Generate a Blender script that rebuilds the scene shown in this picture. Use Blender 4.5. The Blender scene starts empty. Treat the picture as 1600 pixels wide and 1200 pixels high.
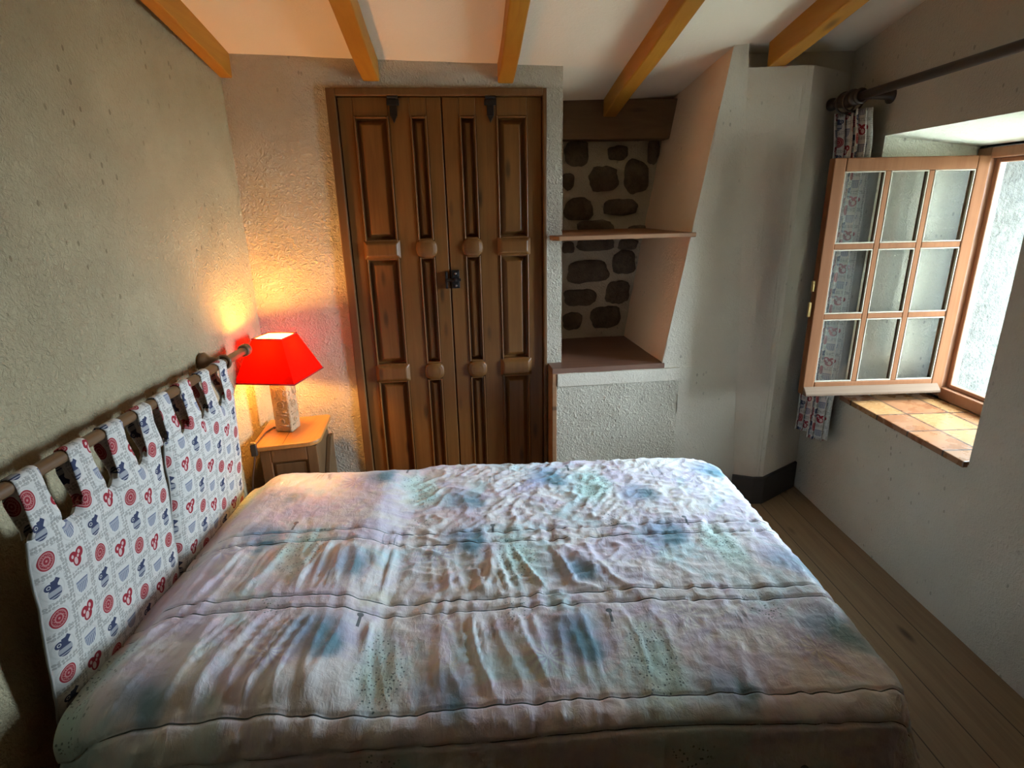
import bpy, bmesh, math, random
import numpy as np
from mathutils import Vector, Matrix, noise as mn

C = bpy.context.scene.collection
SC = bpy.context.scene
random.seed(4)
PI = math.pi

# ------------------------------------------------------------------ camera
cam = bpy.data.cameras.new('camera')
co = bpy.data.objects.new('camera', cam); C.objects.link(co)
def camera_setup():
    f = 880.0
    dn = Vector((860-800, 3390-600, f)).normalized()          # world down, seen in the camera
    dp = Vector((768-800, 322-600, f)); dp = (dp - dn*dp.dot(dn)).normalized()
    rt = dn.cross(dp)
    rows = (rt, dp, -dn)
    m = Matrix.Identity(4)
    for i in range(3):
        m[i][0] = rows[i].x; m[i][1] = -rows[i].y; m[i][2] = -rows[i].z
    m[2][3] = 1.65
    co.matrix_world = m
    cam.sensor_width = 36.0; cam.lens = f/1600*36.0
    cam.clip_start = 0.02; cam.clip_end = 200
camera_setup()
SC.camera = co

# ------------------------------------------------------------------ light and exposure
SC.view_settings.view_transform = 'Standard'
SC.view_settings.look = 'None'
SC.view_settings.gamma = 1.0
SC.view_settings.exposure = 0.75
SC.view_settings.use_curve_mapping = False
w = bpy.data.worlds.new('sky'); SC.world = w; w.use_nodes = True
nt = w.node_tree; nt.nodes.clear()
wo = nt.nodes.new('ShaderNodeOutputWorld'); bg = nt.nodes.new('ShaderNodeBackground')
tc = nt.nodes.new('ShaderNodeTexCoord'); sx = nt.nodes.new('ShaderNodeSeparateXYZ')
rp = nt.nodes.new('ShaderNodeValToRGB')
nt.links.new(tc.outputs['Generated'], sx.inputs[0]); nt.links.new(sx.outputs['Z'], rp.inputs[0])
rp.color_ramp.elements[0].position = 0.0; rp.color_ramp.elements[0].color = (.68, .85, 1.0, 1)
rp.color_ramp.elements[1].position = 0.7; rp.color_ramp.elements[1].color = (.62, .83, 1.0, 1)
nt.links.new(rp.outputs[0], bg.inputs['Color']); bg.inputs['Strength'].default_value = 44.0
nt.links.new(bg.outputs[0], wo.inputs[0])
pl = bpy.data.lights.new('window_daylight', 'AREA'); pl.shape = 'RECTANGLE'; pl.size = .66; pl.size_y = 1.12
pl.cycles.is_portal = True
po = bpy.data.objects.new('window_daylight', pl); C.objects.link(po)
po.location = (2.27, 2.275, 1.27); po.rotation_euler = (PI/2, 0, PI/2)   # faces -x, into the room
BULB = 345.0

# ------------------------------------------------------------------ coordinates along the back wall
TH = math.radians(5.0)
XL, XR = -1.16, 1.778
ED = Vector((math.cos(TH), math.sin(TH), 0)); ND = Vector((-math.sin(TH), math.cos(TH), 0))
B0 = Vector((-1.155, 2.729, 0))
def W(u, d, z):                       # u along the back wall, d beyond its reference plane, z up
    return B0 + ED*u + ND*d + Vector((0, 0, z))

# ------------------------------------------------------------------ mesh helpers
class MB:
    def __init__(s): s.v = []; s.f = []; s.mi = []; s.uv = {}
    def add(s, vs, fs, mi=0, uvs=None):
        b = len(s.v); s.v += [tuple(p) for p in vs]
        for f in fs:
            s.f.append([b+i for i in f]); s.mi.append(mi)
        if uvs:
            for i, t in enumerate(uvs): s.uv[b+i] = t
    def box(s, o, ax, ay, az, mi=0):     # corner and three edge vectors
        o, ax, ay, az = map(Vector, (o, ax, ay, az))
        p = [o, o+ax, o+ax+ay, o+ay]; p += [q+az for q in p]
        s.add(p, [(0,3,2,1),(4,5,6,7),(0,1,5,4),(1,2,6,5),(2,3,7,6),(3,0,4,7)], mi)
    def cbox(s, c, sz, mi=0, rz=0):
        R = Matrix.Rotation(rz, 3, 'Z'); hx, hy, hz = sz[0]/2, sz[1]/2, sz[2]/2
        s.box(Vector(c)+R@Vector((-hx,-hy,-hz)), R@Vector((sz[0],0,0)), R@Vector((0,sz[1],0)), (0,0,sz[2]), mi)
    def wbox(s, u0, u1, d0, d1, z0, z1, mi=0):
        s.box(W(u0,d0,z0), ED*(u1-u0), ND*(d1-d0), (0,0,z1-z0), mi)
    def frustum_w(s, u0, u1, z0, z1, d0, d1, ins, mi=0):      # raised bevelled block on the back wall
        p = [W(u0,d0,z0),W(u1,d0,z0),W(u1,d0,z1),W(u0,d0,z1)]
        p += [W(u0+ins,d1,z0+ins),W(u1-ins,d1,z0+ins),W(u1-ins,d1,z1-ins),W(u0+ins,d1,z1-ins)]
        s.add(p, [(4,5,6,7),(0,1,5,4),(1,2,6,5),(2,3,7,6),(3,0,4,7),(3,2,1,0)], mi)
    def grid(s, fn, nu, nv, mi=0, uvfn=None, flip=False):
        vs = [fn(i/nu, j/nv) for j in range(nv+1) for i in range(nu+1)]
        uv = [uvfn(i/nu, j/nv) for j in range(nv+1) for i in range(nu+1)] if uvfn else None
        fs = []
        for j in range(nv):
            for i in range(nu):
                a = j*(nu+1)+i; q = (a, a+1, a+nu+2, a+nu+1)
                fs.append(q[::-1] if flip else q)
        s.add(vs, fs, mi, uv)
    def tube(s, pts, r, n=12, mi=0, cap=True):
        pts = [Vector(p) for p in pts]; rs = r if isinstance(r, (list, tuple)) else [r]*len(pts)
        vs = []; up = None
        for i, p in enumerate(pts):
            t = (pts[min(i+1, len(pts)-1)]-pts[max(i-1, 0)])
            t = t.normalized() if t.length > 1e-9 else Vector((0,0,1))
            if up is None: up = Vector((0,0,1)) if abs(t.z) < .9 else Vector((1,0,0))
            sd = t.cross(up).normalized(); up = sd.cross(t).normalized()
            for k in range(n):
                a = 2*PI*k/n; vs.append(p+(sd*math.cos(a)+up*math.sin(a))*rs[i])
        fs = [(i*n+k, i*n+(k+1)%n, (i+1)*n+(k+1)%n, (i+1)*n+k) for i in range(len(pts)-1) for k in range(n)]
        if cap: fs += [tuple(range(n))[::-1], tuple(range((len(pts)-1)*n, len(pts)*n))]
        s.add(vs, fs, mi)
    def lathe(s, o, ax, prof, n=20, mi=0):      # prof: (distance along axis, radius)
        ax = Vector(ax).normalized()
        s.tube([Vector(o)+ax*h for h, r in prof], [max(r, 1e-4) for h, r in prof], n, mi)
    def torus(s, c, ax, R, r, n=28, m=10, mi=0):
        c, ax = Vector(c), Vector(ax).normalized()
        e1 = ax.cross(Vector((0,0,1)) if abs(ax.z) < .9 else Vector((1,0,0))).normalized(); e2 = ax.cross(e1)
        vs = []
        for i in range(n):
            a = 2*PI*i/n; d = e1*math.cos(a)+e2*math.sin(a)
            for k in range(m):
                b = 2*PI*k/m; vs.append(c+d*(R+r*math.cos(b))+ax*r*math.sin(b))
        s.add(vs, [(i*m+k, ((i+1)%n)*m+k, ((i+1)%n)*m+(k+1)%m, i*m+(k+1)%m) for i in range(n) for k in range(m)], mi)
    def prism(s, poly, off, mi=0):
        poly = [Vector(p) for p in poly]; off = Vector(off); n = len(poly)
        s.add(poly+[p+off for p in poly], [tuple(range(n))[::-1], tuple(range(n, 2*n))]+[(i,(i+1)%n,n+(i+1)%n,n+i) for i in range(n)], mi)
    def sphere(s, c, r, n=18, m=10, mi=0, sc=(1,1,1)):
        c = Vector(c); vs = [c+Vector((0,0,-r*sc[2]))]
        for j in range(1, m):
            ph = -PI/2+PI*j/m
            for i in range(n):
                a = 2*PI*i/n; vs.append(c+Vector((r*sc[0]*math.cos(ph)*math.cos(a), r*sc[1]*math.cos(ph)*math.sin(a), r*sc[2]*math.sin(ph))))
        vs.append(c+Vector((0,0,r*sc[2])))
        fs = [(0, 1+(i+1)%n, 1+i) for i in range(n)]
        for j in range(m-2):
            for i in range(n):
                a = 1+j*n; fs.append((a+i, a+(i+1)%n, a+n+(i+1)%n, a+n+i))
        a = 1+(m-2)*n; fs += [(a+i, a+(i+1)%n, len(vs)-1) for i in range(n)]
        s.add(vs, fs, mi)
    def build(s, name, mats, parent=None, smooth=False, bevel=0, seg=2, fix=True, weld=False):
        me = bpy.data.meshes.new(name); me.from_pydata(s.v, [], s.f)
        if not isinstance(mats, (list, tuple)): mats = [mats]
        for m in mats: me.materials.append(m)
        me.polygons.foreach_set('material_index', s.mi)
        if s.uv:
            ul = me.uv_layers.new(name='UVMap')
            for l in me.loops: ul.data[l.index].uv = s.uv.get(l.vertex_index, (0, 0))
        if fix or weld:
            bm = bmesh.new(); bm.from_mesh(me)
            if weld: bmesh.ops.remove_doubles(bm, verts=bm.verts, dist=1e-5)
            if fix: bmesh.ops.recalc_face_normals(bm, faces=bm.faces)
            bm.to_mesh(me); bm.free()
        if smooth: me.polygons.foreach_set('use_smooth', [True]*len(me.polygons))
        me.update()
        o = bpy.data.objects.new(name, me); C.objects.link(o)
        if bevel:
            b = o.modifiers.new('bevel', 'BEVEL'); b.width = bevel; b.segments = seg; b.limit_method = 'ANGLE'; b.angle_limit = math.radians(35)
        if parent:
            o.parent = parent; o.matrix_parent_inverse = root_inverse(parent)
        return o
def root_inverse(p):
    m = Matrix.Translation(p.location)
    q = p.parent
    while q: m = Matrix.Translation(q.location) @ m if q.type == 'EMPTY' else m; q = q.parent
    return Matrix.Identity(4) if p.type == 'MESH' else m.inverted()
def tag(o, label=None, cat=None, group=None, kind=None):
    if label: o['label'] = label
    if cat: o['category'] = cat
    if group: o['group'] = group
    if kind: o['kind'] = kind
    return o
def thing(name, loc, label, cat, group=None):
    o = bpy.data.objects.new(name, None); o.empty_display_size = .1; C.objects.link(o); o.location = loc
    return tag(o, label, cat, group)
def struct(o): o['kind'] = 'structure'; return o

# ------------------------------------------------------------------ node helpers: arithmetic on sockets
class NV:
    def __init__(s, g, k): s.g, s.k = g, k
    def _o(s, op, *a): return s.g.m(op, s, *a)
    def __add__(s, b): return s._o('ADD', b)
    __radd__ = __add__
    def __sub__(s, b): return s._o('SUBTRACT', b)
    def __rsub__(s, b): return s.g.m('SUBTRACT', b, s)
    def __mul__(s, b): return s._o('MULTIPLY', b)
    __rmul__ = __mul__
    def __truediv__(s, b): return s._o('DIVIDE', b)
    def lt(s, b): return s._o('LESS_THAN', b)
    def gt(s, b): return s._o('GREATER_THAN', b)
    def abs(s): return s._o('ABSOLUTE')
    def floor(s): return s._o('FLOOR')
    def fmod(s, b): return s._o('FLOORED_MODULO', b)
    def sin(s): return s._o('SINE')
    def sqrt(s): return s._o('SQRT')
    def mx(s, b): return s._o('MAXIMUM', b)
    def mn(s, b): return s._o('MINIMUM', b)
class G:
    def __init__(s, name):
        s.mat = bpy.data.materials.new(name); s.mat.use_nodes = True; s.t = s.mat.node_tree; s.t.nodes.clear()
        s.out = s.t.nodes.new('ShaderNodeOutputMaterial')
    def n(s, k): return s.t.nodes.new('ShaderNode'+k)
    def put(s, v, sock):
        if isinstance(v, NV): s.t.links.new(v.k, sock)
        elif hasattr(v, 'is_output'): s.t.links.new(v, sock)
        else:
            if isinstance(v, (tuple, list)) and len(v) == 3 and len(sock.default_value) == 4: v = (*v, 1)
            sock.default_value = v
    def m(s, op, *a):
        d = s.n('Math'); d.operation = op
        for i, x in enumerate(a): s.put(x, d.inputs[i])
        return NV(s, d.outputs[0])
    def co(s, kind='Object'):
        return s.n('TexCoord').outputs[kind]
    def xyz(s, v):
        d = s.n('SeparateXYZ'); s.put(v, d.inputs[0]); return [NV(s, o) for o in d.outputs]
    def vec(s, x, y, z=0.0):
        d = s.n('CombineXYZ')
        for i, q in enumerate((x, y, z)): s.put(q, d.inputs[i])
        return d.outputs[0]
    def mapv(s, v, sc=(1,1,1), loc=(0,0,0), rot=(0,0,0)):
        d = s.n('Mapping'); s.put(v, d.inputs[0]); d.inputs['Scale'].default_value = sc; d.inputs['Location'].default_value = loc; d.inputs['Rotation'].default_value = rot
        return d.outputs[0]
    def noise(s, v, scale, detail=4, rough=.55, dist=0, color=False):
        d = s.n('TexNoise'); s.put(v, d.inputs['Vector']); d.inputs['Scale'].default_value = scale; d.inputs['Detail'].default_value = detail
        d.inputs['Roughness'].default_value = rough; d.inputs['Distortion'].default_value = dist
        return d.outputs['Color'] if color else NV(s, d.outputs[0])
    def vor(s, v, scale, rnd=1.0, feat='F1', out='Distance'):
        d = s.n('TexVoronoi'); s.put(v, d.inputs['Vector']); d.inputs['Scale'].default_value = scale; d.inputs['Randomness'].default_value = rnd; d.feature = feat
        return NV(s, d.outputs[out])
    def ramp(s, v, *st):
        d = s.n('ValToRGB'); s.put(v, d.inputs[0]); e = d.color_ramp.elements
        while len(e) < len(st): e.new(.5)
        for q, (p, c) in zip(e, st):
            q.position = p; q.color = (c, c, c, 1) if isinstance(c, (int, float)) else (*c, 1)
        return d.outputs[0]
    def step(s, v, lo, hi):
        d = s.n('MapRange'); s.put(v, d.inputs[0]); d.inputs[1].default_value = lo; d.inputs[2].default_value = hi; d.interpolation_type = 'SMOOTHSTEP'
        return NV(s, d.outputs[0])
    def mix(s, f, a, b, mode='MIX'):
        d = s.n('Mix'); d.data_type = 'RGBA'; d.blend_type = mode
        s.put(f, d.inputs['Factor']); s.put(a, d.inputs[6]); s.put(b, d.inputs[7])
        return d.outputs[2]
    def bump(s, h, strength=.5, dist=.01, prev=None):
        d = s.n('Bump'); s.put(h, d.inputs['Height']); d.inputs['Strength'].default_value = strength; d.inputs['Distance'].default_value = dist
        if prev is not None: s.put(prev, d.inputs['Normal'])
        return d.outputs[0]
    def bsdf(s, color, rough=.8, normal=None, **kw):
        d = s.n('BsdfPrincipled'); s.put(color, d.inputs['Base Color']); s.put(rough, d.inputs['Roughness'])
        if normal is not None: s.put(normal, d.inputs['Normal'])
        for k, v in kw.items(): s.put(v, d.inputs[k.replace('_', ' ')])
        return d.outputs[0]
    def finish(s, sh): s.t.links.new(sh, s.out.inputs['Surface']); return s.mat

def plaster(name, col, col2, rough_amp, pits=.5, sc=1.0):
    g = G(name); v = g.co()
    n1 = g.noise(v, 3.0*sc, 5, .6); n2 = g.noise(v, 46*sc, 4, .6, .6); n3 = g.noise(v, 110*sc, 3)
    ridge = (n2*2.0-1.0).abs()
    area = g.step(g.noise(v, 5.0*sc, 3), .25, .75)*.6+.4
    h = ridge*area*1.2 + n3*.35 + g.noise(v, 14*sc, 3)*.35
    pv = g.vor(g.mapv(v, (1, 1, .55)), 26*sc)
    pit = pv.lt(.13)*g.step(g.noise(v, 4.2*sc, 2, .5), .5-.1*pits, .72-.1*pits)
    h2 = h - pit*1.2
    c = g.mix(g.step(n1, .3, .75), col, col2)
    c = g.mix(pit*.55, c, (col[0]*.35, col[1]*.33, col[2]*.3))
    nb = g.bump(h2, rough_amp, .022)
    return g.finish(g.bsdf(c, .93, nb, Specular_IOR_Level=.15))
M = {}
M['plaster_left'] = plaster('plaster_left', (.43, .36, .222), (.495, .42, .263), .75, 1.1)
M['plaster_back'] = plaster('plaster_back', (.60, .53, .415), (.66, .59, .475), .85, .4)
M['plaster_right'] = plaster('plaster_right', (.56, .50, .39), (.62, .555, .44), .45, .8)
M['plaster_smooth'] = plaster('plaster_smooth', (.63, .555, .45), (.69, .615, .505), .25, .1)
M['plaster_niche'] = plaster('plaster_niche', (.86, .62, .43), (.89, .67, .49), .25, .0)  # warm lamp light on the alcove sides put into the plaster colour
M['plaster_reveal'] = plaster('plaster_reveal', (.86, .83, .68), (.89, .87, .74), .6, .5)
M['ceiling'] = plaster('ceiling_warm_lit', (.88, .76, .60), (.90, .78, .63), .10, -2)  # white ceiling, the warm light on it put into the base colour

def wood(name, c1, c2, c3, axis='z', rough=.5, sc=1.0, knots=True, bump=.15, spec=.5):
    g = G(name); v = g.co()
    st = {'x': (1.2, 22, 22), 'y': (22, 1.2, 22), 'z': (22, 22, 1.2)}[axis]
    st = tuple(q*sc for q in st)
    mv = g.mapv(v, st)
    a = g.noise(mv, 1.0, 5, .6, 1.2); b = g.noise(g.mapv(v, tuple(q*4 for q in st)), 1.0, 3, .6)
    f = g.step(a*.7+b*.3, .3, .7)
    c = g.mix(f, c1, c2)
    low = g.noise(v, 2.5*sc, 2)
    c = g.mix(g.step(low, .4, .75)*.6, c, c3)
    if knots:
        ks = {'x': (2.5, 9, 9), 'y': (9, 2.5, 9), 'z': (9, 9, 2.5)}[axis]
        k = g.vor(g.mapv(v, tuple(q*sc for q in ks)), 1.0)
        c = g.mix(g.step(k, .16, .04)*.8, c, tuple(q*.3 for q in c1))
    return g.finish(g.bsdf(c, rough, g.bump(a*.6+b*.4, bump, .004), Specular_IOR_Level=spec))
M['beam'] = wood('beam_pine', (.42, .165, .012), (.50, .22, .020), (.36, .13, .009), 'y', .55, .7)
M['cupboard'] = wood('cupboard_wood', (.145, .056, .011), (.205, .088, .021), (.11, .039, .007), 'z', .42, 1.0)
M['cupboard_frame'] = wood('cupboard_frame_wood', (.13, .056, .016), (.18, .085, .026), (.10, .04, .012), 'z', .45, 1.0)
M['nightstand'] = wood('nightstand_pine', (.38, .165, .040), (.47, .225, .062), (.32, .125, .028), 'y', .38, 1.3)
M['nightstand_shaded'] = wood('nightstand_shaded_pine', (.12, .060, .022), (.16, .085, .033), (.09, .045, .016), 'z', .5, 1.3)  # same pine, with the shade on front and sides put into the colour
M['lintel'] = wood('lintel_oak', (.155, .085, .036), (.205, .118, .052), (.12, .062, .025), 'x', .75, .8, True, .5)
M['shelf'] = wood('shelf_wood', (.30, .145, .065), (.38, .19, .09), (.25, .11, .05), 'x', .5)
M['niche_board'] = wood('niche_board_wood', (.16, .08, .05), (.22, .11, .07), (.13, .06, .04), 'x', .45, 1.0, False)
M['rail'] = wood('rail_wood', (.13, .068, .030), (.18, .098, .045), (.10, .05, .02), 'y', .4, 1.4, False)
M['rod'] = wood('rod_dark_wood', (.040, .024, .016), (.06, .036, .024), (.03, .018, .012), 'y', .4, 1.0, False)
M['window_frame'] = wood('window_frame_wood', (.27, .115, .055), (.34, .155, .08), (.22, .09, .045), 'z', .45, 1.0, False)
M['casement'] = wood('casement_wood', (.150, .058, .022), (.19, .078, .032), (.125, .046, .017), 'z', .85, 1.0, False, .15, .12)
M['putty'] = plaster('old_putty', (.30, .255, .185), (.36, .31, .235), .3, .3, 2)
M['baseboard'] = wood('baseboard_wood', (.045, .036, .032), (.06, .048, .042), (.035, .028, .025), 'x', .6, 1.0, False)

M['weathered'] = wood('weathered_casement_wood', (.125, .078, .048), (.155, .10, .065), (.11, .066, .04), 'x', .85, 1.0, False, .15, .1)
def floor_mat():
    g = G('floor_boards'); v = g.co(); x, y, z = g.xyz(v)
    wdt = .165
    i = (x/wdt).floor(); lx = (x/wdt) - i
    vv = g.vec(x + i*3.7, y + i*1.93, i*.7)
    a = g.noise(g.mapv(vv, (24, 1.4, 1)), 1.0, 5, .6, 1.0); b = g.noise(g.mapv(vv, (90, 5, 1)), 1.0, 3)
    c = g.mix(g.step(a*.7+b*.3, .3, .7), (.27, .175, .095), (.38, .26, .145))
    c = g.mix(g.noise(g.vec(i*.37, i*1.1), 1.0, 0)*.5, c, (.22, .14, .08))
    k = g.vor(g.mapv(vv, (7, 2.4, 1)), 1.0)
    c = g.mix(g.step(k, .17, .05)*.8, c, (.05, .024, .012))
    gap = (lx-.5).abs().gt(.487)
    c = g.mix(gap*.8, c, (.02, .013, .008))
    return g.finish(g.bsdf(c, .5, g.bump(a*.5-gap*1.5, .25, .004)))
M['floor'] = floor_mat()
def stone_mat(name, c1, c2, c3):
    g = G(name); v = g.co(); n = g.noise(v, 12, 6, .7, .4)
    c = g.mix(g.step(n, .35, .65), c1, c2); c = g.mix(g.step(g.noise(v, 30, 4, .7), .5, .7)*.6, c, c3)
    return g.finish(g.bsdf(c, .9, g.bump(g.noise(v, 35, 6, .7), .9, .02)))
M['stone'] = stone_mat('fieldstone', (.115, .088, .062), (.19, .145, .105), (.07, .055, .042))
M['mortar'] = plaster('lime_mortar', (.62, .55, .42), (.70, .62, .49), .8, .6)
M['exterior'] = stone_mat('rough_outside_render', (.055, .051, .037), (.085, .080, .060), (.022, .020, .014))
M['ground'] = stone_mat('outside_ground', (.30, .29, .24), (.42, .40, .33), (.2, .22, .13))

def tile_mat():
    g = G('terracotta_tiles'); v = g.co(); x, y, z = g.xyz(v)
    ix = ((x-1.70)/.20).floor(); iy = ((y-1.79)/.20).floor()
    rnd = g.noise(g.vec(ix*1.37, iy*2.11), 1.0, 0)
    lx = ((x-1.70)/.20-ix-.5).abs(); ly = ((y-1.79)/.20-iy-.5).abs()
    gap = lx.mx(ly).gt(.478)
    n = g.noise(v, 14, 5, .6)
    c = g.mix(g.step(n, .3, .7), (.21, .075, .030), (.27, .115, .048))
    c = g.mix(g.step(rnd, .4, .6), c, (.31, .15, .055))
    c = g.mix(gap*1.0, c, (.045, .028, .02))
    return g.finish(g.bsdf(c, g.step(n, .2, .8)*.2+.18, g.bump(n*.3-gap*1.0, .3, .004)))
M['tile'] = tile_mat()
def metal(name, c, r=.45):
    g = G(name); n = g.noise(g.co(), 60, 3)
    return g.finish(g.bsdf(g.mix(n, c, tuple(q*.6 for q in c)), r, g.bump(n, .2, .002), Metallic=.8))
M['iron'] = metal('black_iron', (.045, .040, .038), .5)
M['steel'] = metal('worn_steel', (.35, .33, .31), .35)
M['brass'] = metal('brass', (.60, .43, .18), .3)
def plain(name, c, r=.6, **kw):
    g = G(name); n = g.noise(g.co(), 30, 3)
    return g.finish(g.bsdf(g.mix(n*.4, c, tuple(q*.8 for q in c)), r, **kw))
M['mattress'] = plain('mattress_ticking', (.62, .60, .56), .9)
M['bed_base'] = wood('bed_base_wood', (.20, .11, .05), (.26, .15, .07), (.17, .09, .04), 'x', .6)
M['black_plastic'] = plain('black_plastic', (.025, .022, .02), .4)
M['cord'] = plain('brown_cord', (.10, .05, .03), .5)

def glass_mat():
    g = G('window_glass')
    tr = g.n('BsdfTransparent'); tr.inputs[0].default_value = (.97, .98, .97, 1)
    gl = g.n('BsdfGlossy'); gl.inputs['Roughness'].default_value = .02
    fr = g.n('Fresnel'); fr.inputs[0].default_value = 1.5
    nb = g.bump(g.noise(g.co(), 5, 2), .04, .02); g.put(nb, gl.inputs['Normal'])
    df = g.n('BsdfDiffuse'); df.inputs[0].default_value = (.8, .82, .78, 1)
    m1 = g.n('MixShader'); m2 = g.n('MixShader')
    g.put(fr.outputs[0], m1.inputs[0]); g.put(tr.outputs[0], m1.inputs[1]); g.put(gl.outputs[0], m1.inputs[2])
    g.put(g.noise(g.co(), 9, 4)*.05, m2.inputs[0]); g.put(m1.outputs[0], m2.inputs[1]); g.put(df.outputs[0], m2.inputs[2])   # thin dust
    return g.finish(m2.outputs[0])
M['glass'] = glass_mat()

def shade_mat():
    g = G('red_shade_fabric'); v = g.co(); n = g.noise(v, 40, 5, .7)
    geo = g.n('NewGeometry')
    red = g.mix(n, (.62, .016, .006), (.50, .008, .004))
    d = g.n('BsdfDiffuse'); g.put(g.mix(NV(g, geo.outputs['Backfacing']), red, (.85, .62, .50)), d.inputs[0])
    t = g.n('BsdfTranslucent'); g.put(g.mix(n, (.22, .0012, .0003), (.17, .0008, .0002)), t.inputs[0])
    ms = g.n('MixShader'); ms.inputs[0].default_value = .5
    g.put(d.outputs[0], ms.inputs[1]); g.put(t.outputs[0], ms.inputs[2])
    return g.finish(ms.outputs[0])
M['shade'] = shade_mat()
M['shade_trim'] = plain('shade_trim', (.30, .01, .01), .7)
M['lamp_base'] = stone_mat('carved_stone', (.50, .38, .22), (.60, .47, .29), (.42, .30, .16))
def bulb_mat():
    g = G('bulb_glow'); e = g.n('Emission'); e.inputs[0].default_value = (1.0, .46, .085, 1); e.inputs[1].default_value = BULB
    return g.finish(e.outputs[0])
M['bulb'] = bulb_mat()

def print_cloth():
    g = G('printed_cotton'); x, y, _ = g.xyz(g.co('UV'))
    A, B = .074, .078
    ci = (x/A).floor(); odd = ci.fmod(2.0)
    lx = x - (ci+.5)*A
    yy = y/B + odd*.5
    cj = yy.floor(); ly = (yy-cj-.5)*B
    par = (cj + (ci/2.0).floor()).fmod(2.0)
    isj = (1.0-odd)*(1.0-par); ismd = (1.0-odd)*par; isu = odd*(1.0-par); iss = odd*par
    def ell(cx, cy, rx, ry):
        a = (lx-cx)/rx; b = (ly-cy)/ry; return (a*a+b*b).sqrt()
    base = (.62, .59, .535)
    # beaded grey garlands between the motifs
    ed = (lx.abs()/(A*.5)).mx(ly.abs()/(B*.5))
    vx = g.vec(x, y)
    bead = g.vor(vx, 118, .35)
    wav = (x*210.0).sin()*.03 + (y*190.0).sin()*.03
    gar = g.step(ed+wav, .74, .82)
    c = g.mix(gar*g.step(bead, .56, .42)*.8, base, (.29, .275, .245))
    c = g.mix(gar*g.step(bead, .22, .12)*.6, c, (.60, .58, .54))
    blue, grey, red, wht = (.050, .058, .105), (.33, .33, .34), (.30, .030, .040), (.72, .68, .64)
    # halo round each motif
    hal = g.step(ell(0, 0, .026, .029), 1.06, .98)*g.step(ell(0, 0, .026, .029), .86, .94)
    c = g.mix(hal*.30, c, (.42, .40, .36))
    # two-handled jug
    bod = ell(.002, -.009, .0165, .0165).lt(1.0); nek = ((lx-.003).abs().lt(.0075))*((ly-.011).abs().lt(.012))
    spo = ((lx-.010).abs() + (ly-.019).abs()*.9).lt(.0085)
    han = (ell(-.010, .011, .0095, .0095)-.72).abs().lt(.24)
    dot = ell(-.010, .011, .003, .003).lt(1.0)
    jug = bod.mx(nek).mx(spo).mx(han).mx(dot)
    band = bod*((ly+.008).abs().lt(.0065)) + bod*((ly+.020).abs().lt(.0016))
    jc = g.mix(band.mn(1.0), blue, grey)
    c = g.mix(isj*jug, c, jc)
    # red medallion
    e = ell(0, 0, .0205, .0235)
    med = e.lt(1.0)
    mr = ((e-.80).abs().lt(.055)).mx((e-.42).abs().lt(.07)).mx(e.lt(.13))
    ray = ((x*900.0).sin()*(y*900.0).sin()).gt(.35)*(e.gt(.5))*(e.lt(.72))
    c = g.mix(ismd*med, c, g.mix(mr.mx(ray)*.55, red, (.62, .36, .32)))
    # red shell flower
    fl = ell(-.010, .006, .0115, .013).lt(1.0).mx(ell(.010, .008, .0115, .014).lt(1.0)).mx(ell(0, -.009, .0125, .0155).lt(1.0))
    fw = ell(-.003, -.009, .0055, .010).lt(1.0).mx(ell(.009, .010, .004, .0055).lt(1.0)).mx(ell(-.011, .006, .0035, .005).lt(1.0)).mx(ell(.0045, .001, .003, .004).lt(1.0))
    c = g.mix(iss*fl, c, g.mix(fw*.85, red, (.66, .50, .46)))
    # striped urn
    ur = ell(0, .013, .0195, .036).lt(1.0)*ly.lt(.014)*ly.gt(-.021)
    us = ((lx*1150.0).sin().gt(.1))*ly.lt(.002)
    ub = ((ly-.0065).abs().lt(.0035))
    c = g.mix(isu*ur, c, g.mix(us.mx(ub*.6), (.17, .18, .25), (.46, .46, .45)))
    wv = g.noise(g.vec(x, y), 700, 2)
    fold = g.noise(g.co(), 16, 3)
    sh = g.bsdf(c, .9, g.bump(wv*.25+fold*.8, .3, .006), Specular_IOR_Level=.1)
    return g.finish(sh)
M['print'] = print_cloth()

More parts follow.
